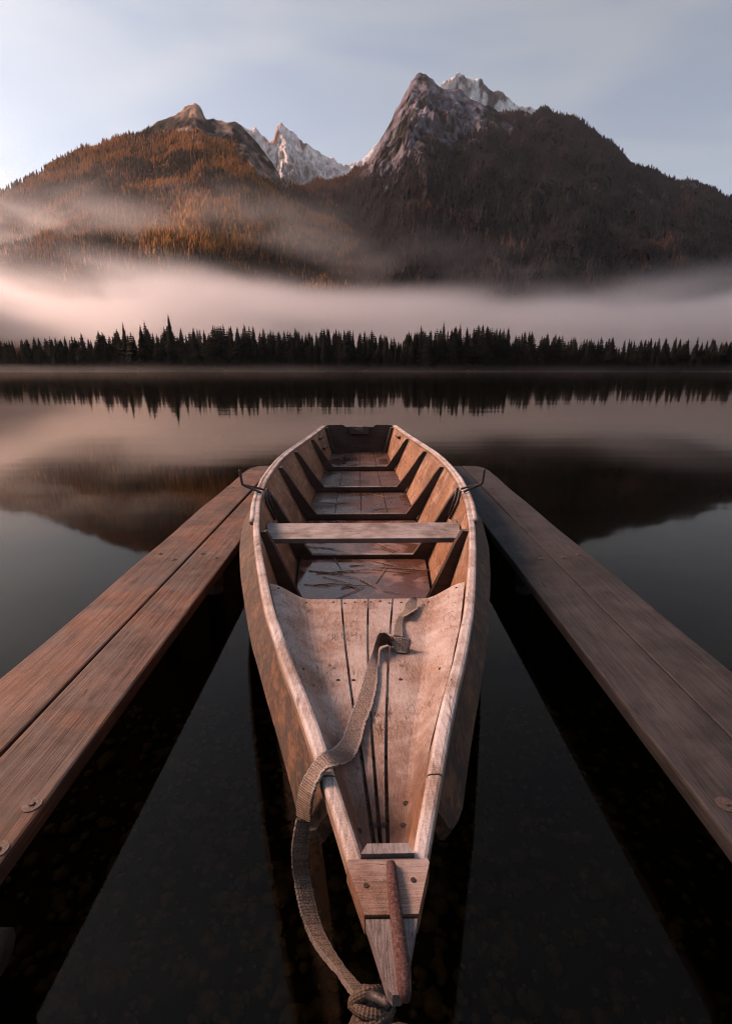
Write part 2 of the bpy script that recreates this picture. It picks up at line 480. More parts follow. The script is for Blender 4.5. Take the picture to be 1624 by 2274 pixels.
def side_at(y, z):
    """inner half width of the hull side at height z"""
    t = (z - fz(y)) / (zg(y) - fz(y)); t = np.clip(t, 0, 1)
    return fw(y) + (hw(y) - .026 - fw(y)) * (t ** 0.92)

def build_water():
    ys = np.linspace(1.36, 6.25, 70)
    w = np.array([float(side_at(y, 0.0)) + 0.010 for y in ys])
    loop = [(w_, y) for w_, y in zip(w, ys)] + [(-w_, y) for w_, y in zip(w[::-1], ys[::-1])]
    ca, sa = math.cos(AXR), math.sin(AXR)
    L = np.array([(AX0 + x*ca - y*sa, x*sa + y*ca) for x, y in loop])
    n = len(L); c = L.mean(0); rings = [L]
    ang = np.unwrap(np.arctan2(L[:, 1]-c[1], L[:, 0]-c[0]))
    for r in (4, 6, 9, 15, 30, 60, 120, 240, 500, 1100, 2500):
        an = np.linspace(ang[0], ang[0] + 2*math.pi, n, endpoint=False) if r > 20 else ang
        rings.append(np.stack([c[0] + r*np.cos(an), c[1] + r*np.sin(an)], -1))
    V = np.concatenate(rings); V = np.concatenate([V, np.zeros((len(V), 1))], 1)
    F = [(k*n+j, k*n+(j+1) % n, (k+1)*n+(j+1) % n, (k+1)*n+j) for k in range(len(rings)-1) for j in range(n)]
    o = add('water', mesh_py('water', V, F, True), M['water'], kind='structure')
    me = o.data
    if me.polygons[0].normal.z < 0: me.flip_normals()
build_water()

# ------------------------------------------------------------------ mountains
def px_profile(pts):
    ks, ss = [], []
    for x, y in pts:
        d = ray(x, y); ks.append(d[0]/d[1]); ss.append(d[2]/d[1])
    return np.array(ks), np.array(ss)

def mountain(name, pts, Yf, Yr, kr, ncol, nrow, expo, cover, rough=1.0, gully=60, seed=1, back=0.6, fade=False):
    ks, ss = px_profile(pts)
    K = np.linspace(kr[0], kr[1], ncol); S = np.interp(K, ks, ss)
    v = np.linspace(0, 1, nrow)**0.9
    vb = np.array([1.06, 1.2, 1.5])
    rows = []
    vv = np.concatenate([v, vb]); KK, VV = np.meshgrid(K, vv); SS = np.meshgrid(S, vv)[0]
    Yc = Yf + (Yr - Yf) * VV
    hr = SS * Yr
    vz = np.clip(VV, 0, 1)
    Zb = 6 + (hr - 6) * vz**expo
    Zb = np.where(VV > 1, hr * (1 - back * (VV - 1)) - 30*(VV-1), Zb)
    e = np.minimum(1, 4*vz*(1-vz) + 0.0) * (VV <= 1)
    X0 = KK * Yr
    Zn = 55 * fbm(X0/420, VV*3.2, 4, seed) * e + rough * 30 * fbm(X0/70, VV*16, 6, seed+20, 0.62) * np.clip(vz*1.3, 0, 1)
    gy = gully * (ridged(X0/170 + 0.6*fbm(X0/300, VV*4, 3, seed+3), VV*1.6, 4, seed+7) - 0.5) * np.clip(vz*1.5, 0, 1) + 1.1*gully * fbm(X0/60 + VV*3, VV*22, 6, seed+31, 0.68) * rough
    gy = gy * np.clip((1.0 - vz) * 6, 0.12, 1)
    Yc = Yc + gy
    Z = Zb + Zn
    X = KK * Yc
    V = np.stack([X, Yc, Z + CAM_H], -1)
    m = len(vv); n = ncol
    i, j = np.meshgrid(np.arange(m-1), np.arange(n-1), indexing='ij')
    F = np.stack([i*n+j, i*n+j+1, (i+1)*n+j+1, (i+1)*n+j], -1).reshape(-1, 4)
    me = mesh_np(name, V.reshape(-1, 3), F, False)
    # cover: pixel row of each point decides rock / scrub / snow (its own colour, fixed to the ground)
    sl = Z / Yc
    colr = cover(KK, sl, X0, VV, Z)
    at = me.attributes.new('tint', 'FLOAT_COLOR', 'POINT')
    C4 = np.concatenate([colr, np.ones(colr.shape[:2] + (1,))], -1).astype(np.float32)
    at.data.foreach_set('color', C4.ravel())
    add(name, me, M['rockface'], kind='structure')
    return dict(V=V, K=KK, sl=sl, n=n, m=len(v))

def lerp3(a, b, t): return np.asarray(a) * (1 - t[..., None]) + np.asarray(b) * t[..., None]
def sst(x, a, b):
    t = np.clip((x - a) / (b - a), 0, 1); return t*t*(3-2*t)

ROCK = (0.24, 0.20, 0.19); ROCK_D = (0.075, 0.062, 0.062); SCRUB = (0.018, 0.016, 0.012); SNOW = (0.86, 0.83, 0.84)
LEFT_RIDGE = [(-1500, 640), (-700, 560), (-250, 490), (0, 434), (50, 408), (100, 374), (150, 347), (200, 326), (250, 312), (300, 297), (340, 280), (375, 263), (400, 246), (420, 231), (433, 224), (447, 236), (455, 256), (470, 262), (490, 265), (520, 273), (540, 287), (552, 296), (575, 325), (590, 345), (607, 362), (625, 390), (650, 404), (700, 432), (800, 500), (1000, 590), (1624, 690), (3200, 740)]
RIGHT_RIDGE = [(-1500, 760), (0, 680), (400, 560), (600, 455), (660, 418), (700, 403), (770, 386), (800, 373), (822, 352), (838, 318), (850, 292), (870, 263), (885, 236), (900, 206), (913, 176), (930, 166), (945, 165), (965, 176), (980, 189), (1010, 200), (1060, 225), (1120, 245), (1185, 252), (1200, 240), (1215, 240), (1260, 256), (1300, 276), (1340, 306), (1370, 331), (1400, 360), (1440, 378), (1490, 395), (1530, 402), (1570, 415), (1600, 428), (1624, 440), (1800, 500), (2300, 580), (3200, 660)]
SNOW_PEAK = [(700, 600), (900, 300), (960, 205), (985, 184), (1005, 181), (1015, 164), (1040, 171), (1070, 186), (1100, 205), (1130, 220), (1160, 237), (1192, 247), (1200, 236), (1260, 262), (1400, 380), (1700, 520)]
NEEDLES = [(380, 420), (470, 300), (520, 280), (550, 292), (557, 288), (566, 284), (580, 299), (598, 308), (608, 305), (614, 275), (625, 267), (640, 284), (660, 301), (690, 320), (715, 340), (740, 350), (760, 366), (775, 361), (790, 357), (803, 358), (820, 338), (850, 310), (900, 300), (1000, 400)]

def line_k(pts):
    ks, ss = px_profile(pts); return lambda k: np.interp(k, ks, ss)
TREE_L = line_k([(-1500, 100), (200, 200), (320, 270), (345, 300), (390, 310), (433, 318), (480, 312), (520, 330), (548, 365), (575, 410), (600, 420), (640, 410), (700, 380), (900, 380)])
TREE_R = line_k([(-1500, 300), (700, 350), (800, 368), (835, 395), (860, 405), (900, 365), (940, 335), (990, 325), (1050, 320), (1090, 285), (1130, 262), (1180, 245), (1200, 200), (3000, 200)])

def cover_left(K, sl, X, V, Z):
    n1 = fbm(X/70, Z/55, 5, 41); n2 = fbm(X/160, Z/120, 4, 55)
    veg = sst(TREE_L(K) - sl + 0.03*n1, -0.012, 0.016)
    scrub = sst(n1 + 0.8*n2 - 0.02, 0.0, 0.12)
    rock = lerp3(np.array(ROCK_D), np.array((0.44, 0.29, 0.22)), sst(fbm(X/25, Z/30, 4, 3), -0.4, 0.4))
    top = sst(sl - px_profile([(430, 262)])[1][0] + 0.01*n1, -0.004, 0.006)
    c = lerp3(rock, np.array(SCRUB), scrub * (1 - top))
    floor = lerp3(np.array((0.045, 0.026, 0.013)), np.array((0.11, 0.06, 0.026)), sst(n2, -0.3, 0.4))
    return lerp3(c, floor, veg)
def cover_right(K, sl, X, V, Z):
    n1 = fbm(X/80, Z/70, 5, 141); n2 = fbm(X/200, Z/160, 4, 155)
    veg = sst(TREE_R(K) - sl + 0.045*n1, -0.015, 0.02)
    scrub = sst(n1 + 0.7*n2 - 0.10, 0.0, 0.14)
    rock = lerp3(np.array(ROCK_D), np.array((0.21, 0.195, 0.24)), sst(fbm(X/22, Z/45, 4, 103), -0.5, 0.35))
    c = lerp3(rock, np.array(SCRUB), scrub)
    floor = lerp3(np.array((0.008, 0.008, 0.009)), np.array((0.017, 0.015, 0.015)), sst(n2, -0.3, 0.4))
    scree = sst(ridged(X/210 + Z/500, Z/420, 3, 171) + 0.5*n1, 0.80, 0.95) * sst(Z, 350, 650)
    return lerp3(c, lerp3(floor, np.array((0.12, 0.10, 0.10)), scree), veg)
def cover_snow(K, sl, X, V, Z):
    n1 = fbm(X/60, Z/90, 5, 241); n2 = ridged(X/120, Z/300, 4, 255)
    s = sst(n1 + 0.9*(n2 - 0.55) + 0.10, -0.06, 0.10)
    rock = lerp3(np.array((0.12, 0.10, 0.10)), np.array((0.32, 0.26, 0.25)), sst(fbm(X/25, Z/35, 4, 203), -0.4, 0.4))
    return lerp3(rock, np.array(SNOW), s * 0.9)

def cover_needle(K, sl, X, V, Z):
    n1 = fbm(X/60, Z/90, 5, 341); n2 = ridged(X/90 + Z/260, Z/240, 4, 355)
    s = sst(n1 + 0.9*(n2 - 0.55) - 0.06 + 0.5*sst(-Z, -1560, -1330), -0.06, 0.10)
    rock = lerp3(np.array((0.20, 0.125, 0.10)), np.array((0.72, 0.44, 0.37)), sst(fbm(X/22, Z/40, 5, 303), -0.4, 0.4))
    return lerp3(rock, np.array(SNOW), s * 0.85)
GL = mountain('left_mountain', LEFT_RIDGE, 620, 2000, (-1.3, 0.6), 820, 190, 1.12, cover_left, 0.8, 50, 1)
GR = mountain('right_mountain', RIGHT_RIDGE, 640, 2600, (-0.6, 1.3), 880, 220, 1.18, cover_right, 1.0, 90, 2)
mountain('snow_peak', SNOW_PEAK, 2900, 3700, (0.02, 0.5), 330, 130, 1.3, cover_snow, 1.4, 130, 4)
mountain('needle_ridge', NEEDLES, 2800, 3900, (-0.32, 0.12), 400, 150, 1.25, cover_needle, 1.2, 150, 6)

def forest(name, G, N, kr, tree, pal, seed, label):
    rng = np.random.default_rng(seed)
    V, m, n = G['V'], G['m'], G['n']; K0 = G['K'][0]
    k = rng.uniform(kr[0], kr[1], N * 3); v = rng.uniform(0.02, 0.995, N * 3)**0.75
    fi = v * (m - 1); fj = (k - K0[0]) / (K0[-1] - K0[0]) * (n - 1)
    i = np.clip(fi.astype(int), 0, m-2); j = np.clip(fj.astype(int), 0, n-2); a = (fi-i)[:, None]; b = (fj-j)[:, None]
    # rows are spaced v**0.9: use the mesh rows directly
    P = (V[i, j]*(1-b) + V[i, j+1]*b)*(1-a) + (V[i+1, j]*(1-b) + V[i+1, j+1]*b)*a
    s = (P[:, 2] - CAM_H) / P[:, 1]
    nn = fbm(P[:, 0]/90, P[:, 2]/60, 4, seed+2)
    ok = s < tree(k) + 0.028 * nn + rng.normal(0, 0.006, len(s))
    ok &= rng.uniform(0, 1, len(s)) < np.clip(0.80 + 1.3*nn, 0.06, 1)
    P = P[ok][:N]; k = k[ok][:N]; nt = len(P)
    h = rng.uniform(11, 23, nt) * (0.85 + 0.5*np.clip(fbm(P[:, 0]/150, P[:, 2]/120, 3, seed+5), -.5, .6)) * np.interp(P[:, 1], [600, 1800, 2600], [1.0, 1.0, 1.1])
    r = h * rng.uniform(0.15, 0.22, nt); ns = 5
    ang = rng.uniform(0, 6.28, nt)[:, None] + np.arange(ns)[None] * (2*math.pi/ns)
    jr = rng.uniform(0.75, 1.25, (nt, ns))
    rings = []
    for zb, rs in ((-0.08, 1.0), (0.38, 0.62)):
        rings.append(np.stack([P[:, 0:1] + r[:, None]*rs*jr*np.cos(ang), P[:, 1:2] + r[:, None]*rs*jr*np.sin(ang), P[:, 2:3] + h[:, None]*(zb + rng.uniform(-.05, .05, (nt, ns)))], -1))
    tops = [P + np.stack([0*h, 0*h, h*0.62], -1), P + np.stack([rng.normal(0, .2, nt), 0*h, h], -1)]
    per = 2*ns + 2
    VV = np.concatenate([rings[0], tops[0][:, None], rings[1], tops[1][:, None]], 1).reshape(-1, 3)
    base = (np.arange(nt) * per)[:, None]
    F = []
    for q in (0, ns+1):
        a = np.arange(ns); tri = np.stack([q + a, q + (a+1) % ns, np.full(ns, q + ns)], -1)
        F.append((base[:, :, None] + tri[None]).reshape(-1, 3))
    me = mesh_np(name, VV, np.concatenate(F))
    c = pal(P, k, rng)
    C = np.repeat(np.concatenate([c, np.ones((nt, 1))], 1), per, 0).astype(np.float32)
    at = me.attributes.new('tint', 'FLOAT_COLOR', 'POINT'); at.data.foreach_set('color', C.ravel())
    add(name, me, M['forest'], kind='stuff', label=label, cat='forest')

def pal_left(P, k, rng):
    nt = len(P); p = fbm(P[:, 0]/170, P[:, 2]/70, 4, 77) + rng.normal(0, 0.16, nt)
    c = lerp3(np.array((0.026, 0.018, 0.010)), np.array((0.235, 0.095, 0.026)), sst(p, -0.16, 0.16))
    g = sst(rng.uniform(0, 1, nt) + 0.8*fbm(P[:, 0]/120, P[:, 2]/90, 3, 99), 0.75, 1.0) * sst(p, -0.1, 0.1) * sst(-P[:, 2], -420, -250)
    c = lerp3(c, np.array((0.42, 0.20, 0.045)), g)
    return c * rng.uniform(0.75, 1.25, (nt, 1))
def pal_right(P, k, rng):
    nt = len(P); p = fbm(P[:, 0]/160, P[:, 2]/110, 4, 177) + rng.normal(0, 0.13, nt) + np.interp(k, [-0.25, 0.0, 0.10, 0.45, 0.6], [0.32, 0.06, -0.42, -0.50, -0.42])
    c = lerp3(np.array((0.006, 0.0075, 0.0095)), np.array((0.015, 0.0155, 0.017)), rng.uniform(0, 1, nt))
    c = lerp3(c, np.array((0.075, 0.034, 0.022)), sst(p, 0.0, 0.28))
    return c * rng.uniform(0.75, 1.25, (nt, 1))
forest('conifer_forest', GL, 42000, (-0.85, 0.05), TREE_L, pal_left, 5, 'russet and gold larch forest covering the left mountain')
forest('conifer_forest', GR, 48000, (-0.22, 0.85), TREE_R, pal_right, 8, 'dark spruce forest covering the right mountain')

# ------------------------------------------------------------------ far shore spruces
def spruce_mesh(idx, levels, taper, droop, fill):
    rnd = random.Random(100 + idx)
    V, F = [], []
    z0 = 0.10
    for l in range(levels):
        t = l / (levels - 1); z = z0 + (0.985 - z0) * (t ** 0.92)
        rad = taper * (1 - t)**0.85 * rnd.uniform(0.72, 1.12) + 0.006
        nb = max(4, int(round(9 - 4*t)))
        a0 = rnd.uniform(0, 6.28)
        for b in range(nb):
            a = a0 + b * 2*math.pi/nb + rnd.uniform(-.25, .25)
            L = rad * rnd.uniform(0.65, 1.18); w = L * rnd.uniform(0.28, 0.45)
            ca, sa = math.cos(a), math.sin(a); dz = -droop * L * rnd.uniform(0.6, 1.3)
            def P(r, s, q): return (ca*r - sa*s, sa*r + ca*s, z + q)
            i = len(V)
            V += [P(0, 0, 0.02), P(L*.45, w, dz*.45 - .008), P(L*.75, w*.55, dz*.8 - .012), P(L, 0, dz + 0.006), P(L*.72, -w*.6, dz*.8 - .012), P(L*.42, -w, dz*.45 - .008), P(L*.5, 0, dz*.35 + 0.016)]
            F += [(i, i+1, i+6), (i+1, i+2, i+6), (i+2, i+3, i+6), (i+3, i+4, i+6), (i+4, i+5, i+6), (i+5, i, i+6)]
            if fill > rnd.random():   # hanging twigs under the bough
                j = len(V)
                V += [P(L*.3, 0, dz*.3), P(L*.85, 0, dz*.9), P(L*.6, 0, dz*.7 - 0.03)]
                F.append((j, j+1, j+2))
    crown = mesh_np('crown', np.array(V), np.array(F))
    Vt, Ft = tube([(0, 0, -0.04), (0.002, 0, 0.3), (0, 0.002, 0.7), (0, 0, 0.99)], [0.017, 0.014, 0.008, 0.002], 6)
    trunk = mesh_py('trunk', Vt, Ft)
    return crown, trunk
SPR = [spruce_mesh(i, lv, tp, dr, fl) for i, (lv, tp, dr, fl) in enumerate([(22, .155, .45, .8), (26, .13, .6, .7), (18, .19, .35, .9), (24, .11, .55, .6), (20, .17, .5, .9), (28, .145, .4, .7)])]
for c, t in SPR:
    c.materials.append(M['needles']); t.materials.append(M['bark'])

def spruce(x, y, z, h, var, wide, rz, label, group=None):
    e = empty('spruce_tree', (x, y, z), rz, label=label, cat='spruce tree', group=group)
    e.scale = (h*wide, h*wide, h)
    for nm, me in zip(('crown', 'trunk'), SPR[var]):
        link(bpy.data.objects.new(nm, me), e)
    return e

# tops of the tree line, measured from the photo
TOPX = [-60, 0, 25, 60, 90, 130, 165, 200, 225, 262, 272, 290, 320, 350, 373, 395, 430, 470, 520, 560, 610, 660, 685, 720, 760, 800, 830, 860, 890, 922, 935, 960, 985, 1000, 1022, 1050, 1085, 1120, 1150, 1190, 1230, 1265, 1310, 1350, 1400, 1450, 1500, 1560, 1600, 1640, 1700]
TOPY = [742, 740, 744, 738, 742, 736, 738, 734, 732, 728, 716, 734, 712, 734, 698, 726, 722, 716, 718, 714, 722, 720, 718, 720, 724, 726, 730, 736, 742, 726, 722, 728, 716, 722, 718, 714, 718, 720, 724, 730, 734, 738, 740, 742, 744, 742, 746, 742, 738, 742, 744]
SPECIAL = {373: ('tallest slender spruce in the far tree line, its tip high in the sunlit mist', 1, 0.95, 347), 320: ('broad pointed spruce next to the tallest one on the far shore', 2, 1.0, 346),
           272: ('slim tall spruce left of the broad pointed one on the far shore', 3, 1.1, 345), 985: ('broad dark spruce topping the tree line right of centre on the far shore', 4, 1.0, 345),
           1022: ('narrow spruce spire right of the broad dark one on the far shore', 3, 1.15, 345), 935: ('dark spruce at the open left edge of the right-hand tree cluster', 1, 1.0, 344)}
def top_h(px, py, Y):
    d = ray(px, py); t = Y / d[1]; return d[0]*t, CAM_H + d[2]*t
for px, (lb, var, wd, Y) in SPECIAL.items():
    x, z = top_h(px, np.interp(px, TOPX, TOPY), Y)
    spruce(x, Y, 0.5, z - 0.5, var, wd, random.uniform(0, 6), lb)
px = -90.0
while px < 1715:
    if min(abs(px - s) for s in SPECIAL) > 7:
        py = np.interp(px, TOPX, TOPY) + random.choice([2, 6, 10, 14, 18, 24, 30]) + random.uniform(0, 6)
        Y = random.uniform(340, 358); x, z = top_h(px, py, Y)
        if px < 250: lb, gr = 'dark spruce in the low left end of the far tree line', 'spruces at the left end of the far shore'
        elif px < 415: lb, gr = 'dark spruce beside the tallest pointed trees at left on the far shore', 'spruces beside the tallest trees on the far shore'
        elif px < 900: lb, gr = 'dark spruce in the middle of the far tree line, in line with the boat', 'spruces in the middle of the far shore'
        elif px < 1190: lb, gr = 'dark spruce in the raised tree cluster right of the boat on the far shore', 'spruces in the right-hand cluster on the far shore'
        else: lb, gr = 'dark spruce in the low right end of the far tree line', 'spruces at the right end of the far shore'
        spruce(x, Y, 0.6, z - 0.6, random.randrange(6), random.uniform(1.15, 2.0), random.uniform(0, 6.28), lb, gr)
    px += random.choice([5, 7, 9, 12, 18]) * random.uniform(.8, 1.3)

def back_wood():
    rng = np.random.default_rng(3); VV = []; FF = []; off = 0
    sets = [(np.array([v.co[:] for v in c.vertices]), np.array([p.vertices[:] for p in c.polygons])) for c, t in SPR[:4]]
    for k in range(600):
        Y = rng.uniform(346, 372) if k < 380 else rng.uniform(338, 343)
        pxx = rng.uniform(-140, 1760)
        py = np.interp(pxx, TOPX, TOPY) + rng.uniform(6, 30)
        x, z = top_h(pxx, py, Y); h = z - 0.6
        if k >= 380: h = rng.uniform(4, 12)
        V, F = sets[rng.integers(4)]; a = rng.uniform(0, 6.28); w = h*rng.uniform(1.2, 2.0) * (1.6 if k >= 380 else 1)
        P = np.stack([x + w*(V[:, 0]*math.cos(a) - V[:, 1]*math.sin(a)), Y + w*(V[:, 0]*math.sin(a) + V[:, 1]*math.cos(a)), 0.3 + h*V[:, 2]], -1)
        VV.append(P); FF.append(F + off); off += len(V)
    add('far_shore_wood', mesh_np('far_shore_wood', np.concatenate(VV), np.concatenate(FF)), M['needles'], kind='stuff', label='dense dark undergrowth and trees behind the far tree line', cat='wood')
back_wood()

# ------------------------------------------------------------------ air: haze, fog bank, mist
def box_mesh(name, a, b):
    V = [(x, y, z) for x in (a[0], b[0]) for y in (a[1], b[1]) for z in (a[2], b[2])]
    F = [(0, 1, 3, 2), (4, 6, 7, 5), (0, 4, 5, 1), (2, 3, 7, 6), (0, 2, 6, 4), (1, 5, 7, 3)]
    return mesh_py(name, V, F)

def vol_mat(name, color, aniso):
    t = NT(name); pv = t.node('ShaderNodeVolumePrincipled')
    pv.inputs['Color'].default_value = (*color, 1); pv.inputs['Anisotropy'].default_value = aniso
    t.link(pv.outputs['Volume'], t.out.inputs['Volume']); return t, pv

t, pv = vol_mat('haze_air', (0.82, 0.89, 1.0), 0.35)
pv.inputs['Density'].default_value = 1.7e-5
add('haze', box_mesh('haze', (-9000, -600, -12), (9000, 9000, 2100)), t.m, kind='stuff', label='thin pale morning haze over the lake and mountains', cat='haze')

def fog(name, a, b, dens, center, thick, ymin, noise_scale, label, aniso=0.77, col=(0.93, 0.955, 1.0), nlo=0.35, nhi=0.65, xfade=None, low=0.8):
    """fog layer: density falls off above and below a middle height that follows x"""
    t, pv = vol_mat(name + '_air', col, aniso)
    vec = t.coord(); sep = t.node('ShaderNodeSeparateXYZ'); t.link(vec, sep.inputs['Vector'])
    X, Y, Z = sep.outputs
    cz = t.node('ShaderNodeFloatCurve'); u = t.mr(X, a[0], b[0], 0, 1, False); t.link(u, cz.inputs['Value'])
    cu = cz.mapping.curves[0]
    pts = [((x - a[0])/(b[0]-a[0]), z/(b[2])) for x, z in center]
    cu.points[0].location = pts[0]; cu.points[1].location = pts[-1]
    for p in pts[1:-1]: cu.points.new(*p)
    cz.mapping.update()
    mid = t.math('MULTIPLY', cz.outputs['Value'], b[2])
    wob = t.noise(t.coord((1, 1, 0.3)), 0.0045, 1.5, 0.5)
    dz = t.math('SUBTRACT', t.math('ADD', Z, t.mr(wob, 0.3, 0.7, -thick*0.35, thick*0.35, False)), mid)
    up = t.mr(t.math('DIVIDE', dz, thick), 0.0, 1.0, 1.0, 0.0)
    dn = t.mr(t.math('DIVIDE', dz, -thick * low), 0.0, 1.0, 1.0, 0.0)
    d = t.math('MULTIPLY', up, dn)
    d = t.math('MULTIPLY', d, t.mr(Y, ymin, ymin + 120, 0, 1))
    n = t.noise(t.coord((1, 1, 3.0)), noise_scale, 2.5, 0.55, 0.3)
    d = t.math('MULTIPLY', d, t.mr(n, nlo, nhi, 0.12, 1.25))
    if xfade:
        d = t.math('MULTIPLY', d, t.mr(X, xfade[0], xfade[1], xfade[2], xfade[3]))
    t.link(t.math('MULTIPLY', d, dens), pv.inputs['Density'])
    o = add(name, box_mesh(name, a, b), t.m, kind='stuff', label=label, cat='fog')
    t.m.cycles.volume_step_rate = 0.45
    return o
fog('fog_bank', (-1000, 328, 6), (1000, 800, 170), 0.026, [(-1000, 70), (-400, 70), (-200, 60), (-40, 43), (120, 41), (280, 49), (450, 58), (1000, 62)], 27, 330, 0.0075,
    'bright fog bank lying low between the far tree line and the mountains', xfade=(-350, 350, 2.0, 0.75), nlo=0.36, nhi=0.62, low=1.7)
fog('fog_wisp', (-1200, 800, 30), (420, 1400, 380), 0.0018, [(-1200, 300), (-500, 275), (-100, 225), (200, 165), (420, 150)], 55, 800, 0.006,
    'thin fog wisp drifting across the russet forest of the left mountain', xfade=(-100, 400, 1.0, 0.4), nlo=0.42, nhi=0.62)
fog('lake_mist', (-700, 130, 0.03), (700, 336, 5), 0.0011, [(-700, 0.2), (0, 0.2), (700, 0.2)], 4.5, 140, 0.02,
    'low pale mist lying on the water along the far shore', xfade=(-250, 300, 1.5, 0.4))
sc.cycles.volume_step_rate = 1.0

# ------------------------------------------------------------------ the boat
boat = empty('rowing_boat', (AX0, 0, 0), AXR, label='old frosted wooden rowing boat moored between the two jetties', cat='boat')
ST = np.concatenate([np.linspace(.352, 1.0, 22), np.linspace(1.05, 7.55, 70)])
Y_STERN = 7.55

def part(name, VF, mat, parent=boat, smooth=False):
    return add(name, mesh_py(name, *VF, smooth), mat, parent)

def strake(sx, t0, t1, y0=.45, y1=Y_STERN):
    ys = [y for y in ST if y0 <= y <= y1]; rings = []
    for y in ys:
        k_ = .03 * min(1, max(0, (y - .38) / .5)); lo = fz(y) - k_; a, b = lo + (zg(y) - .03 - lo) * t0, lo + (zg(y) - .03 - lo) * t1
        wa, wb = side_at(y, a), side_at(y, b)
        th = min(.024, .012 + y*.02)
        rings.append([(sx*wa, y, a), (sx*(wa+th), y, a), (sx*(wb+th), y, b), (sx*wb, y, b)])
    return loft(rings)
for sx in (-1, 1):
    part('side_plank', strake(sx, 0.0, .497), M['side'])
    part('side_plank', strake(sx, .503, 1.0), M['side'])

# bottom boards
edges = [-1.0, -.5, 0.0, .5, 1.0]
for a, b in zip(edges[:-1], edges[1:]):
    rings = []
    for y in [y for y in ST if y >= .5]:
        w = float(fw(y)) + .004; z = float(fz(y)); g = min(.003, w*.1)
        rings.append([(a*w + g, y, z), (b*w - g, y, z), (b*w - g, y, z - .03), (a*w + g, y, z - .03)])
    part('floor_board', loft(rings), M['floor'])

# rails: fore piece and aft piece on each side, joint where the photo shows it
def rail(sx, y0, y1, w=.043, h=.034):
    rings = []
    for y in [y0] + [y for y in ST if y0 < y < y1] + [y1]:
        ww = min(float(np.interp(y, [.45, .6, .8, 1.5, 7.5], [.020, .0235, .030, .032, .038])), float(hw(y))*1.05 + .004)
        c = (sx*(float(hw(y)) - ww/2), y, float(zg(y)) - .0165)
        dy = .02; tan = Vector((sx*float(hw(y+dy)-hw(y-dy)), 2*dy, 0)).normalized()
        rings.append(rrect(c, (sx*1.0, 0, 0), (0, 0, 1), ww, h, .26))
    return loft(rings)
for sx in (-1, 1):
    part('gunwale_rail', rail(sx, .45, .655), M['rail'], smooth=False)
    part('gunwale_rail', rail(sx, .659, Y_STERN - .01), M['rail'], smooth=False)
    # half round outer rubbing strip, from the stern to just behind the bench
    rings = [circ((sx*(float(hw(y)) + .006), y, float(zg(y)) - .010), (1, 0, 0), (0, 0, 1), .016, 10) for y in [y for y in ST if 2.47 < y]]
    part('rubbing_strip', loft(rings), M['rail'], smooth=True)
    # broad side board below the rail, its fore end rounded
    def boff(y): return float(np.interp(y, [.62, .7, .9, 1.1, 1.4, 1.65, 2.0, 2.4, 2.9, 3.3, 3.65], [.024, .034, .036, .038, .048, .055, .066, .074, .072, .05, .02]))
    rings = []
    ys = [.618, .625, .64, .665, .70] + [y for y in ST if .72 < y < 3.65]
    for y in ys:
        e = float(np.interp(y, [.618, .625, .64, .665, .70], [.35, .62, .82, .95, 1.0]))
        h0 = float(hw(y)); z0 = float(zg(y)); o = boff(y) * e
        p0 = (sx*(h0 - .012), y, z0 - .022); p1 = (sx*(h0 + o), y, z0 - .022 - .085*e)
        p2 = (sx*(h0 + o - .012), y, z0 - .046 - .085*e); p3 = (sx*(h0 - .03), y, z0 - .05)
        rings.append([p0, p1, p2, p3])
    part('side_guard_board', loft(rings), M['board'])

# foredeck boards, dished towards the rails
def dk_half(y): return max(.004, float(hw(y)) - float(np.interp(y, [.45, .6, .8, 1.5], [.024, .028, .035, .038])))
def deck_z(y, t):
    zc = float(np.interp(y, [.49, .7, 1.0, 1.4, 1.755], [.545, .505, .452, .402, .365])); zs = float(zg(y)) - .040
    a = abs(t); s = max(0, (a - .58) / .42); s = s*s*(3 - 2*s)
    return zc + (zs - zc) * s * .92
SE_A = [-1, -.265, .010, .262, 1]; SE_B = [-1, -.30, -.10, .12, 1]
for i in range(4):
    rings = []
    nseg = 12
    for y in np.linspace(.49, 1.755, 40):
        u = (y - .49) / (1.755 - .49); hf = dk_half(y); g = min(.0032, hf*.06)
        ta = SE_B[i]*(1-u) + SE_A[i]*u; tb = SE_B[i+1]*(1-u) + SE_A[i+1]*u
        xs = np.linspace(ta*hf + g, tb*hf - g, nseg + 1)
        wig = [.0 + .0035*math.sin(9*y + i) if 0 < q < nseg else 0 for q in range(nseg+1)]
        top = [(x, y, deck_z(y, x/hf)) for x in xs]; bot = [(x, y, deck_z(y, x/hf) - .02) for x in xs[::-1]]
        rings.append(top + bot)
    bd = part('deck_board', loft(rings), M['deck'])
    for (ty, fr) in ((1.715, (.12, .5, .88)), (1.13, (.2, .8)), (.62, (.5,))):
        u = (ty - .49)/(1.755-.49); hf = dk_half(ty); ta = SE_B[i]*(1-u)+SE_A[i]*u; tb = SE_B[i+1]*(1-u)+SE_A[i+1]*u
        for q in (fr if (tb-ta)*hf > .12 or ty > 1.5 else fr[:1]):
            x = (ta + (tb-ta)*q)*hf; yy = ty + random.uniform(-.012, .012); z = deck_z(yy, x/hf)
            rg = [circ((x, yy, z + dz), (1, 0, 0), (0, 1, 0), rr, 8, .1) for dz, rr in ((-.004, .0052), (.0012, .0052), (.0016, .003))]
            add('nail', mesh_py('nail', *loft(rg)), M['nail'], bd)
# round drain hole rim in the right deck board
rg = [circ((.042, .672, deck_z(.672, .5) + dz), (1, 0, 0), (0, 1, 0), .0055, 10) for dz in (-.004, .0015)]
part('drain_hole', loft(rg), M['nail'])
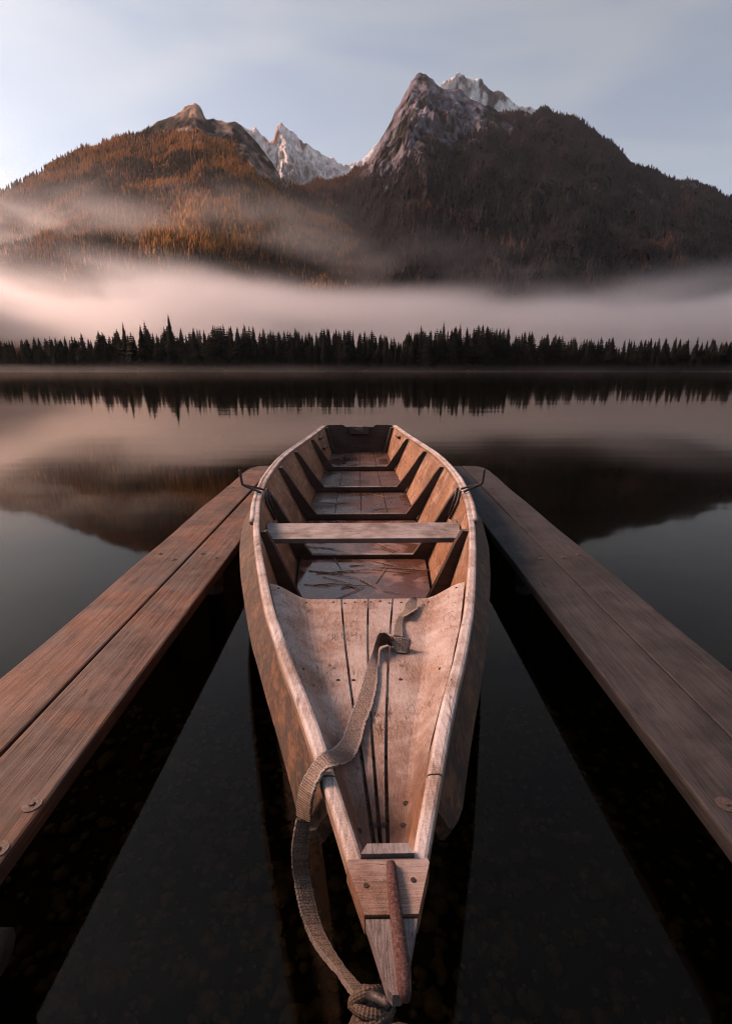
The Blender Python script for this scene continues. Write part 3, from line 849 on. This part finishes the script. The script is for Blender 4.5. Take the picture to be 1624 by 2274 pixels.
# deck beam below the aft edge
part('deck_beam', loft([rrect((x, 1.70, deck_z(1.7, x/dk_half(1.7)) - .045), (0, 1, 0), (0, 0, 1), .03, .05) for x in np.linspace(-.34, .34, 14)]), M['rib'])

# ribs: floor timber and two arms, each frame one part with the timber as its own piece
def frame(y, fl_h=.055):
    z0 = float(fz(y)); w0 = float(fw(y))
    timber = loft([rrect((x, y, z0 + fl_h/2 + .001), (0, 1, 0), (0, 0, 1), .04, fl_h, .2) for x in np.linspace(-w0 + .004, w0 - .004, 8)])
    tb = part('floor_timber', timber, M['rib'])
    for sx in (-1, 1):
        rings = []
        zt = float(zg(y)) - .03
        for u in np.linspace(0, 1, 9):
            z = z0 + .004 + (zt - z0) * u; wi = float(side_at(y, z)) - .002
            dep = .075 * (1 - u)**1.2 + .042; ht = 1.0
            if u > .93: dep *= .75
            rings.append([(sx*wi, y - .019, z), (sx*(wi - dep), y - .019, z + dep*.12), (sx*(wi - dep), y + .019, z + dep*.12), (sx*wi, y + .019, z)])
        part('rib', loft(rings), M['rib'])
for y in (2.44, 3.37, 4.31, 5.19, 6.18): frame(y)

# bench
zb = .338
def bench():
    w0 = float(side_at(2.84, zb)) - .012; w1 = float(side_at(2.55, zb)) - .012
    V = []; rings = []
    for y, w in ((2.835, w0), (2.55, w1)):
        rings.append([(-w, y, zb - .028), (w, y, zb - .028), (w, y, zb), (-w, y, zb)])
    return loft(rings)
bn = part('bench', bench(), M['thwart'])
bv = bn.modifiers.new('bevel', 'BEVEL'); bv.width = .004; bv.segments = 2
for sx in (-1, 1):
    part('bench_riser', loft([rrect((sx*(float(side_at(y, zb - .05)) - .014), y, zb - .051), (1, 0, 0), (0, 0, 1), .024, .04) for y in np.linspace(2.46, 3.0, 8)]), M['rib'])

# transom with its notch, and the inner motor pad
def transom():
    zb_, zt = float(fz(7.5)) - .02, .412
    prof = []
    for x in (-.5, -.47): prof.append((x, zt - .02 if x == -.5 else zt + .002))
    prof += [(-.27, zt + .008), (-.235, zt + .004), (-.215, zt - .022), (-.15, zt - .028), (.15, zt - .028), (.215, zt - .022), (.235, zt + .004), (.27, zt + .008), (.47, zt + .002), (.5, zt - .02)]
    wb = float(fw(7.5)) + .0
    ring = [(wb, 7.47, zb_), (-wb, 7.47, zb_)] + [(x, 7.56, z) for x, z in prof]
    front = ring; back = [(x, y + .04, z) for x, y, z in ring]
    return loft([front, back])
part('transom', transom(), M['transom'])
part('motor_pad', loft([[(-.14, yy, .29), (.14, yy, .29), (.14, yy + .035, .398), (.05, yy+.035, .398), (.05, yy+.035, .372), (-.05, yy+.035, .372), (-.05, yy + .035, .398), (-.14, yy + .035, .398)] for yy in (7.475, 7.512)]), M['rib'])
for sx in (-1, 1):
    part('corner_post', loft([rrect((sx*(float(side_at(7.42, z)) - .028), 7.40 + (z*.2), z), (1, 0, 0), (0, 1, 0), .05, .05, .2) for z in (.035, .15, .28, .385)]), M['rib'])
    for zz, yy in (((.33, 6.75), (.20, 6.75)) if sx < 0 else ((.34, 6.8),)):
        part('cleat_block', loft([rrect((sx*(float(side_at(y, zz)) - .022), y, zz), (1, 0, 0), (0, 0, 1), .04, .03) for y in (yy - .12, yy, yy + .12)]), M['rib'])

# rowlocks: bent iron rod on two clamped pins
for sx in (-1, 1):
    y = 3.22; w = float(hw(y)); z = float(zg(y))
    rod = catmull([(sx*(w - .03), y - .03, z + .012), (sx*(w + .02), y - .01, z + .03), (sx*(w + .085), y + .01, z + .052), (sx*(w + .098), y + .01, z + .075), (sx*(w + .105), y + .01, z + .155)], 5)
    r1 = part('rowlock', tube(rod, .0085, 8), M['iron'], smooth=True)
    rod2 = catmull([(sx*(w - .035), y + .05, z + .012), (sx*(w + .02), y + .04, z + .03), (sx*(w + .08), y + .02, z + .049)], 5)
    add('brace_rod', mesh_py('brace_rod', *tube(rod2, .0075, 8), True), M['iron'], r1)
    for dy in (-.035, .055):
        wi = float(side_at(y + dy, z - .1))
        add('pin', mesh_py('pin', *tube([(sx*(w - .055), y + dy, z + .02), (sx*(w - .068), y + dy, z - .06), (sx*(wi - .045), y + dy, z - .17)], .011, 8), True), M['iron'], r1)

# bow: breasthook, stem head, knee block, iron bar
def slab(pts, zt, th, bev=.003):
    top = [(x, y, zt(y)) for x, y in pts]; bot = [(x, y, zt(y) - th) for x, y in pts]
    return loft([bot, top])
zt1 = lambda y: float(zg(y)) + .004
part('breasthook', slab([(-.050, .498), (.050, .498), (.052, .492), (.0305, .427), (-.0305, .427), (-.052, .492)], zt1, .03), M['hook'])
zt2 = lambda y: float(zg(y)) + .001
part('stem_head', slab([(-.0295, .424), (.0295, .424), (.009, .356), (.004, .350), (-.004, .350), (-.009, .356)], zt2, .016), M['stem'])
part('knee_block', slab([(-.034, .5005), (.034, .5005), (.026, .516), (-.026, .516)], lambda y: float(zg(y)) + .010, .05), M['stem'])
bar = part('iron_bar', tube([(.003, .490, .602), (.003, .486, .609), (.0035, .45, .613), (.006, .40, .614), (.008, .366, .614), (.0085, .352, .611), (.0085, .348, .604)], [.004, .0062, .0068, .0072, .0076, .0072, .005], 10, .09), M['rust'], smooth=True)
for x, y in ((-.028, .462), (.029, .468)):
    rg = [circ((x, y, zt1(y) + dz), (1, 0, 0), (0, 1, 0), .0032, 8) for dz in (-.003, .001)]
    part('peg', loft(rg), M['nail'])
# stem post below the bow
part('stem_post', loft([rrect((0, y, z), (1, 0, 0), (0, 1, 0), .022, .03) for y, z in ((.43, .545), (.52, .485), (.70, .335), (.95, .155), (1.2, .015), (1.5, -.075))]), M['stem'])
# eye ring on the stem
ringp = [(.004 + .018*math.cos(a), .352 + .004*math.sin(a), .53 + .020*math.sin(a)) for a in np.linspace(0, 2*math.pi, 17)]
part('mooring_eye', tube(ringp, .0045, 8), M['iron'], smooth=True)

# ------------------------------------------------------------------ ice in the bilge, reed stems
def ice(y0, y1, label, dz):
    ys = np.linspace(y0, y1, 14); V = []; F = []
    zz = float(np.mean(fz(ys))) + dz
    for y in ys:
        w = float(side_at(y, zz)) - .02
        for q in np.linspace(-1, 1, 9): V.append((q*w, y, zz))
    for i in range(13):
        for j in range(8):
            a = i*9 + j; F.append((a, a+1, a+10, a+9))
    me = mesh_py('ice_sheet', V, F)
    if me.polygons[0].normal.z < 0: me.flip_normals()
    o = bpy.data.objects.new('ice_sheet', me); me.materials.append(M['ice'])
    link(o, None, label, 'ice'); o.location = (AX0, 0, 0); o.rotation_euler = (0, 0, AXR)
    sol = o.modifiers.new('thickness', 'SOLIDIFY'); sol.thickness = .008; sol.offset = -1
    return zz
iz = ice(1.5, 3.34, 'pinkish ice sheet with frozen reeds on the boat floor beside the foredeck', .018)
iz2 = ice(3.40, 4.28, 'dark ice sheet on the boat floor behind the bench', .016)

ca, sa = math.cos(AXR), math.sin(AXR)
def boat_w(x, y, z): return Vector((AX0 + x*ca - y*sa, x*sa + y*ca, z))
for k in range(70):
    if k < 34: yy = random.uniform(2.45, 3.30); z = iz; wmax = .36
    elif k < 58: yy = random.uniform(3.46, 4.24); z = iz2; wmax = .40
    else: yy = random.uniform(4.4, 5.1); z = float(fz(yy)) + .002; wmax = .38
    L = random.uniform(.08, .36); a = random.gauss(0, .6); x = random.uniform(-wmax, wmax)
    dx, dy = math.cos(a)*L/2, math.sin(a)*L/2
    bend = random.uniform(-.004, .004)
    r = random.uniform(.0018, .0036)
    P = [(-dx, -dy, .003), (bend*.5, -bend, .004), (dx*.6, dy*.6 + bend*.3, .005), (dx, dy, .003)]
    o = add('reed_stem', mesh_py('reed_stem', *tube(P, [r, r, r*.8, r*.5], 5)), M['reed'], None, label='dry broken reed stem frozen to the boat floor', cat='reed', group='reed stems lying in the boat')
    x = max(-wmax, min(wmax, x)); o.location = boat_w(x, yy, z + .001)

# ------------------------------------------------------------------ mooring strap
strap = empty('mooring_strap', (-.05, 1.0, .5), 0, label='frosted flat mooring strap draped over the foredeck and the left rail', cat='strap')
def z6(x, y): return ((900 + x*.7081)/1.8017, (2300 + y*.7081)/1.8017)
def deck_at(px, py, lift):
    z = .42
    for _ in range(25):
        p = atz(px, py, z + lift)
        y = p.y; x = p.x - AX0 + y*AXR; hf = dk_half(min(max(y, .5), 1.75))
        z = deck_z(min(max(y, .5), 1.75), max(-1, min(1, x/hf)))
    return p
def ribbon(E1, E2, th=.005, m=10):
    a = catmull(E1, m); b = catmull(E2, m); rings = []
    for i in range(len(a)):
        t = ((a[min(i+1, len(a)-1)] + b[min(i+1, len(b)-1)]) - (a[max(i-1, 0)] + b[max(i-1, 0)])).normalized()
        w = (b[i] - a[i]); n = w.cross(t)
        if n.length < 1e-6: n = Vector((0, 0, 1))
        n.normalize()
        if i and n.dot(pn) < 0: n = -n
        pn = n.copy(); mid = (a[i] + b[i]) / 2; h = th/2 * (1 + random.uniform(-.12, .12))
        a[i] = a[i] + w*random.uniform(-.03, .03); b[i] = b[i] + w*random.uniform(-.03, .03)
        pts = [a[i], a[i]*.75 + b[i]*.25, mid, a[i]*.25 + b[i]*.75, b[i]]
        rings.append([p + n*h*(0.75 if k in (0, 4) else 1) for k, p in enumerate(pts)] + [p - n*h*(0.75 if k in (0, 4) else 1) for k, p in reversed(list(enumerate(pts)))])
    return loft(rings)
def weave_coords(o, nr):
    me = o.data; n = len(me.vertices); co = np.empty(n*3); me.vertices.foreach_get('co', co); co = co.reshape(-1, nr, 3)
    c = co.mean(1); d = np.concatenate([[0], np.cumsum(np.linalg.norm(np.diff(c, axis=0), axis=1))])
    ac = np.array([0, .25, .5, .75, 1, 1, .75, .5, .25, 0]) if nr == 10 else np.linspace(0, 1, nr)
    for nm, v in (('across', np.tile(ac, len(c))), ('along', np.repeat(d, nr))):
        me.attributes.new(nm, 'FLOAT', 'POINT').data.foreach_set('value', v.astype(np.float32))
def edge(pts): return [deck_at(*z6(x, y), l) for x, y, l in pts]
w_strap = strap.matrix_basis.inverted()
def spart(name, VF, mat, smooth=False, nr=10):
    V, F = VF; V = [w_strap @ Vector(v) for v in V]
    o = add(name, mesh_py(name, V, F, smooth), mat, strap)
    if nr: weave_coords(o, nr)
    return o
# main run: stands on edge in an arch, then lies flat down to the rail
E_l = edge([(948, 352, .048), (905, 326, .055), (866, 330, .055), (846, 372, .045), (822, 460, .020), (792, 545, .008), (770, 625, .007), (742, 710, .007), (710, 790, .008), (682, 870, .010), (652, 940, .020), (600, 985, .040)])
E_r = edge([(945, 402, .006), (915, 392, .006), (884, 398, .006), (862, 420, .006), (860, 500, .007), (859, 590, .007), (846, 685, .007), (820, 770, .007), (790, 850, .008), (772, 930, .010), (742, 1010, .016), (690, 1062, .025)])
rl = lambda px, py, z: atz(px, py, z)
E_l += [rl(*z6(545, 1010), .598), rl(*z6(500, 1065), .592), rl(668, 1745, .55), rl(660, 1810, .50)]
E_r += [rl(*z6(615, 1085), .603), rl(*z6(560, 1110), .603), rl(695, 1765, .575), rl(690, 1825, .52)]
spart('webbing', ribbon(E_l, E_r, .006), M['strap'])
# tail and the folded wad
spart('tail', ribbon(edge([(952, 345, .02), (958, 285, .012), (978, 236, .012), (1004, 205, .012), (1020, 160, .02), (1066, 124, .03)]), edge([(1002, 350, .02), (998, 290, .008), (1006, 245, .01), (1032, 226, .02), (1084, 190, .012), (1080, 130, .02)]), .006), M['strap'])
spart('fold', ribbon(edge([(930, 360, .034), (985, 352, .040), (1040, 362, .034), (1040, 372, .030), (1035, 380, .028), (985, 372, .03), (940, 372, .03)]), edge([(962, 436, .004), (990, 440, .004), (1022, 440, .004), (1030, 425, .004), (1018, 410, .004), (985, 418, .004), (958, 410, .004)]), .008), M['strap'])
# hanging run outside the hull, narrowing to a tube, back up to the knot at the stem
hang = [(675, 1818, .50), (665, 1890, .46), (670, 1950, .42), (682, 2010, .40), (698, 2065, .39), (722, 2110, .40), (758, 2158, .42), (795, 2205, .44), (822, 2240, .45)]
hp = catmull([rl(*h) for h in hang], 6)
hwid = np.interp(np.linspace(0, 1, len(hp)), [0, .12, .4, .6, .75, .9, 1], [.012, .0125, .0125, .010, .0065, .009, .012])
hl = [p + Vector((-w_, -.2*w_, .25*w_)) for p, w_ in zip(hp, hwid)]; hr_ = [p + Vector((w_, .2*w_, -.25*w_)) for p, w_ in zip(hp, hwid)]
spart('hanging_run', ribbon(hl, hr_, .009, 2), M['run'])
kn = catmull([rl(800, 2208, .45), rl(818, 2222, .455), rl(828, 2245, .45), rl(820, 2275, .44), rl(815, 2320, .42)], 5)
spart('knot', tube(kn, list(np.interp(np.linspace(0, 1, len(kn)), [0, .3, .7, 1], [.010, .016, .019, .016])), 12, .06), M['cord'], True, 12)
for q, (tt, tilt, rr) in enumerate(((.22, .5, .018), (.42, -.35, .021), (.60, .25, .023), (.78, -.15, .022))):
    c = kn[int(tt*(len(kn)-1))]; ax = (kn[-1] - kn[0]).normalized(); u = ax.cross(Vector((0, 0, 1))).normalized(); w = ax.cross(u)
    lp = [c + u*rr*math.cos(a) + w*rr*math.sin(a) + ax*rr*tilt*math.sin(a + q) for a in np.linspace(0, 2*math.pi, 26)]
    spart('wrap', tube(lp, .0068, 8, .08), M['cord'], True, 8)
spart('shackle', tube([rl(818, 2210, .475), rl(838, 2216, .485), rl(858, 2226, .49), rl(866, 2236, .49)], .0055, 8), M['iron'], True, 0)

# ------------------------------------------------------------------ jetties
DZ = .22; DD = CAM_H - DZ
def jetty(sx, x_in, x_gap, x_out, label, wmat):
    e = empty('jetty', (sx*(x_in + x_out)/2*DD, 2.0, 0), 0, label=label, cat='jetty')
    o0 = Vector(e.location)
    def jp(name, VF, mat, par=e, smooth=False):
        V, F = VF; return add(name, mesh_py(name, [Vector(v) - o0 for v in V], F, smooth), mat, par)
    far = 5.385*DD
    for q, (a, b) in enumerate(((x_in, x_gap), (x_gap, x_out))):
        a, b = a*DD, b*DD; g = .006 if sx < 0 else .003
        rings = []
        ys = np.concatenate([np.linspace(-1.6, far - .12, 46), [far - .06, far - .02, far]])
        for y in ys:
            ra, rb = a + g*(q == 1), b - g*(q == 0)
            if q == 1: rb -= .07*max(0, (y - (far - .15))/.15)
            wa = .004*math.sin(y*2.1 + q*2 + sx) + .003*math.sin(y*5.3 + q) + random.uniform(-.0022, .0022); zt = DZ + .004*math.sin(y*1.3 + q*1.7)
            c = ((ra + rb)/2*sx, y, zt - .024)
            ed = wa if (q == 1) else 0
            rings.append(rrect((c[0] + sx*ed/2, y, c[2]), (1, 0, 0), (0, 0, 1), rb - ra + ed, .048, .16))
        pk = jp('plank', loft(rings), wmat)
        cx = (a + b)/2*sx
        for yy in (.80, 2.60, 4.28):
            for fx in (.28, .72):
                x = (a + (b - a)*fx)*sx; y2 = yy + random.uniform(-.05, .05); rb_ = .017
                if yy < 1:
                    if q: continue
                    x = (a + (b - a)*(.13 if sx < 0 else .24))*sx; y2 = .95 if fx < .5 else .835; rb_ = .022
                zt = DZ + .004*math.sin(y2*1.3 + q*1.7)
                rg = [circ((x, y2, zt + dz), (1, 0, 0), (0, 1, 0), r_, 14) for dz, r_ in ((-.003, rb_), (.002, rb_), (.0025, .007), (.006, .006))]
                jp('bolt', loft(rg), M['washer'], pk)
    # the bolts sit under their plank in object space too
    for ch in e.children:
        for g in ch.children: g.parent = ch
    for yy in (.70, 2.52, 4.25):
        xs = np.linspace(x_in*DD + (-.05 if yy < 1 else .03), x_out*DD + (.05 if sx > 0 and 2 < yy < 3 else -.02), 9)
        jp('crossbeam', tube([(sx*x, yy + .004*math.sin(9*x), DZ - .098) for x in xs], .044, 12, .02), M['pole'], smooth=True)
        for xx in (x_in*DD + .10, x_out*DD - .08):
            jp('pile', tube([(sx*xx, yy + .10, -2.2), (sx*xx, yy + .10, -.5), (sx*xx, yy + .10, DZ - .052)], [.05, .048, .045], 12, .02), M['pole'], smooth=True)
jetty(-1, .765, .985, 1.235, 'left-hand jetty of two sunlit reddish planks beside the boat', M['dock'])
jetty(1, .80, 1.03, 1.262, 'right-hand jetty beside the boat, two grey planks with shade painted into their colour', M['dock_grey_shaded'])

# ------------------------------------------------------------------ gravel on the lake bed near the bow
def gravel():
    rng = np.random.default_rng(21); ico = bmesh.new(); bmesh.ops.create_icosphere(ico, subdivisions=1, radius=1)
    V0 = np.array([v.co[:] for v in ico.verts]); F0 = np.array([[v.index for v in f.verts] for f in ico.faces]); ico.free()
    N = 5200; VV = []; FF = []
    x = rng.normal(-.05, .75, N); y = rng.uniform(-.3, 2.2, N); s = rng.gamma(2.2, .0062, N).clip(.005, .05)
    for k in range(N):
        sd = y[k] + 3.2; zb = -min(0.02 + 0.15*sd, 0.30 + 0.045*max(sd - 2, 0))
        V = V0 * (1 + rng.uniform(-.2, .2, (len(V0), 1))) * np.array([s[k], s[k]*rng.uniform(.6, 1.1), s[k]*rng.uniform(.4, .7)])
        a = rng.uniform(0, 6.28); c_, s_ = math.cos(a), math.sin(a)
        VV.append(np.stack([x[k] + V[:, 0]*c_ - V[:, 1]*s_, y[k] + V[:, 0]*s_ + V[:, 1]*c_, zb + V[:, 2] + .012], -1)); FF.append(F0 + k*len(V0))
    add('gravel', mesh_np('gravel', np.concatenate(VV), np.concatenate(FF)), M['gravel'], kind='stuff', label='gravel on the lake bed under shallow water by the bow', cat='gravel')
gravel()
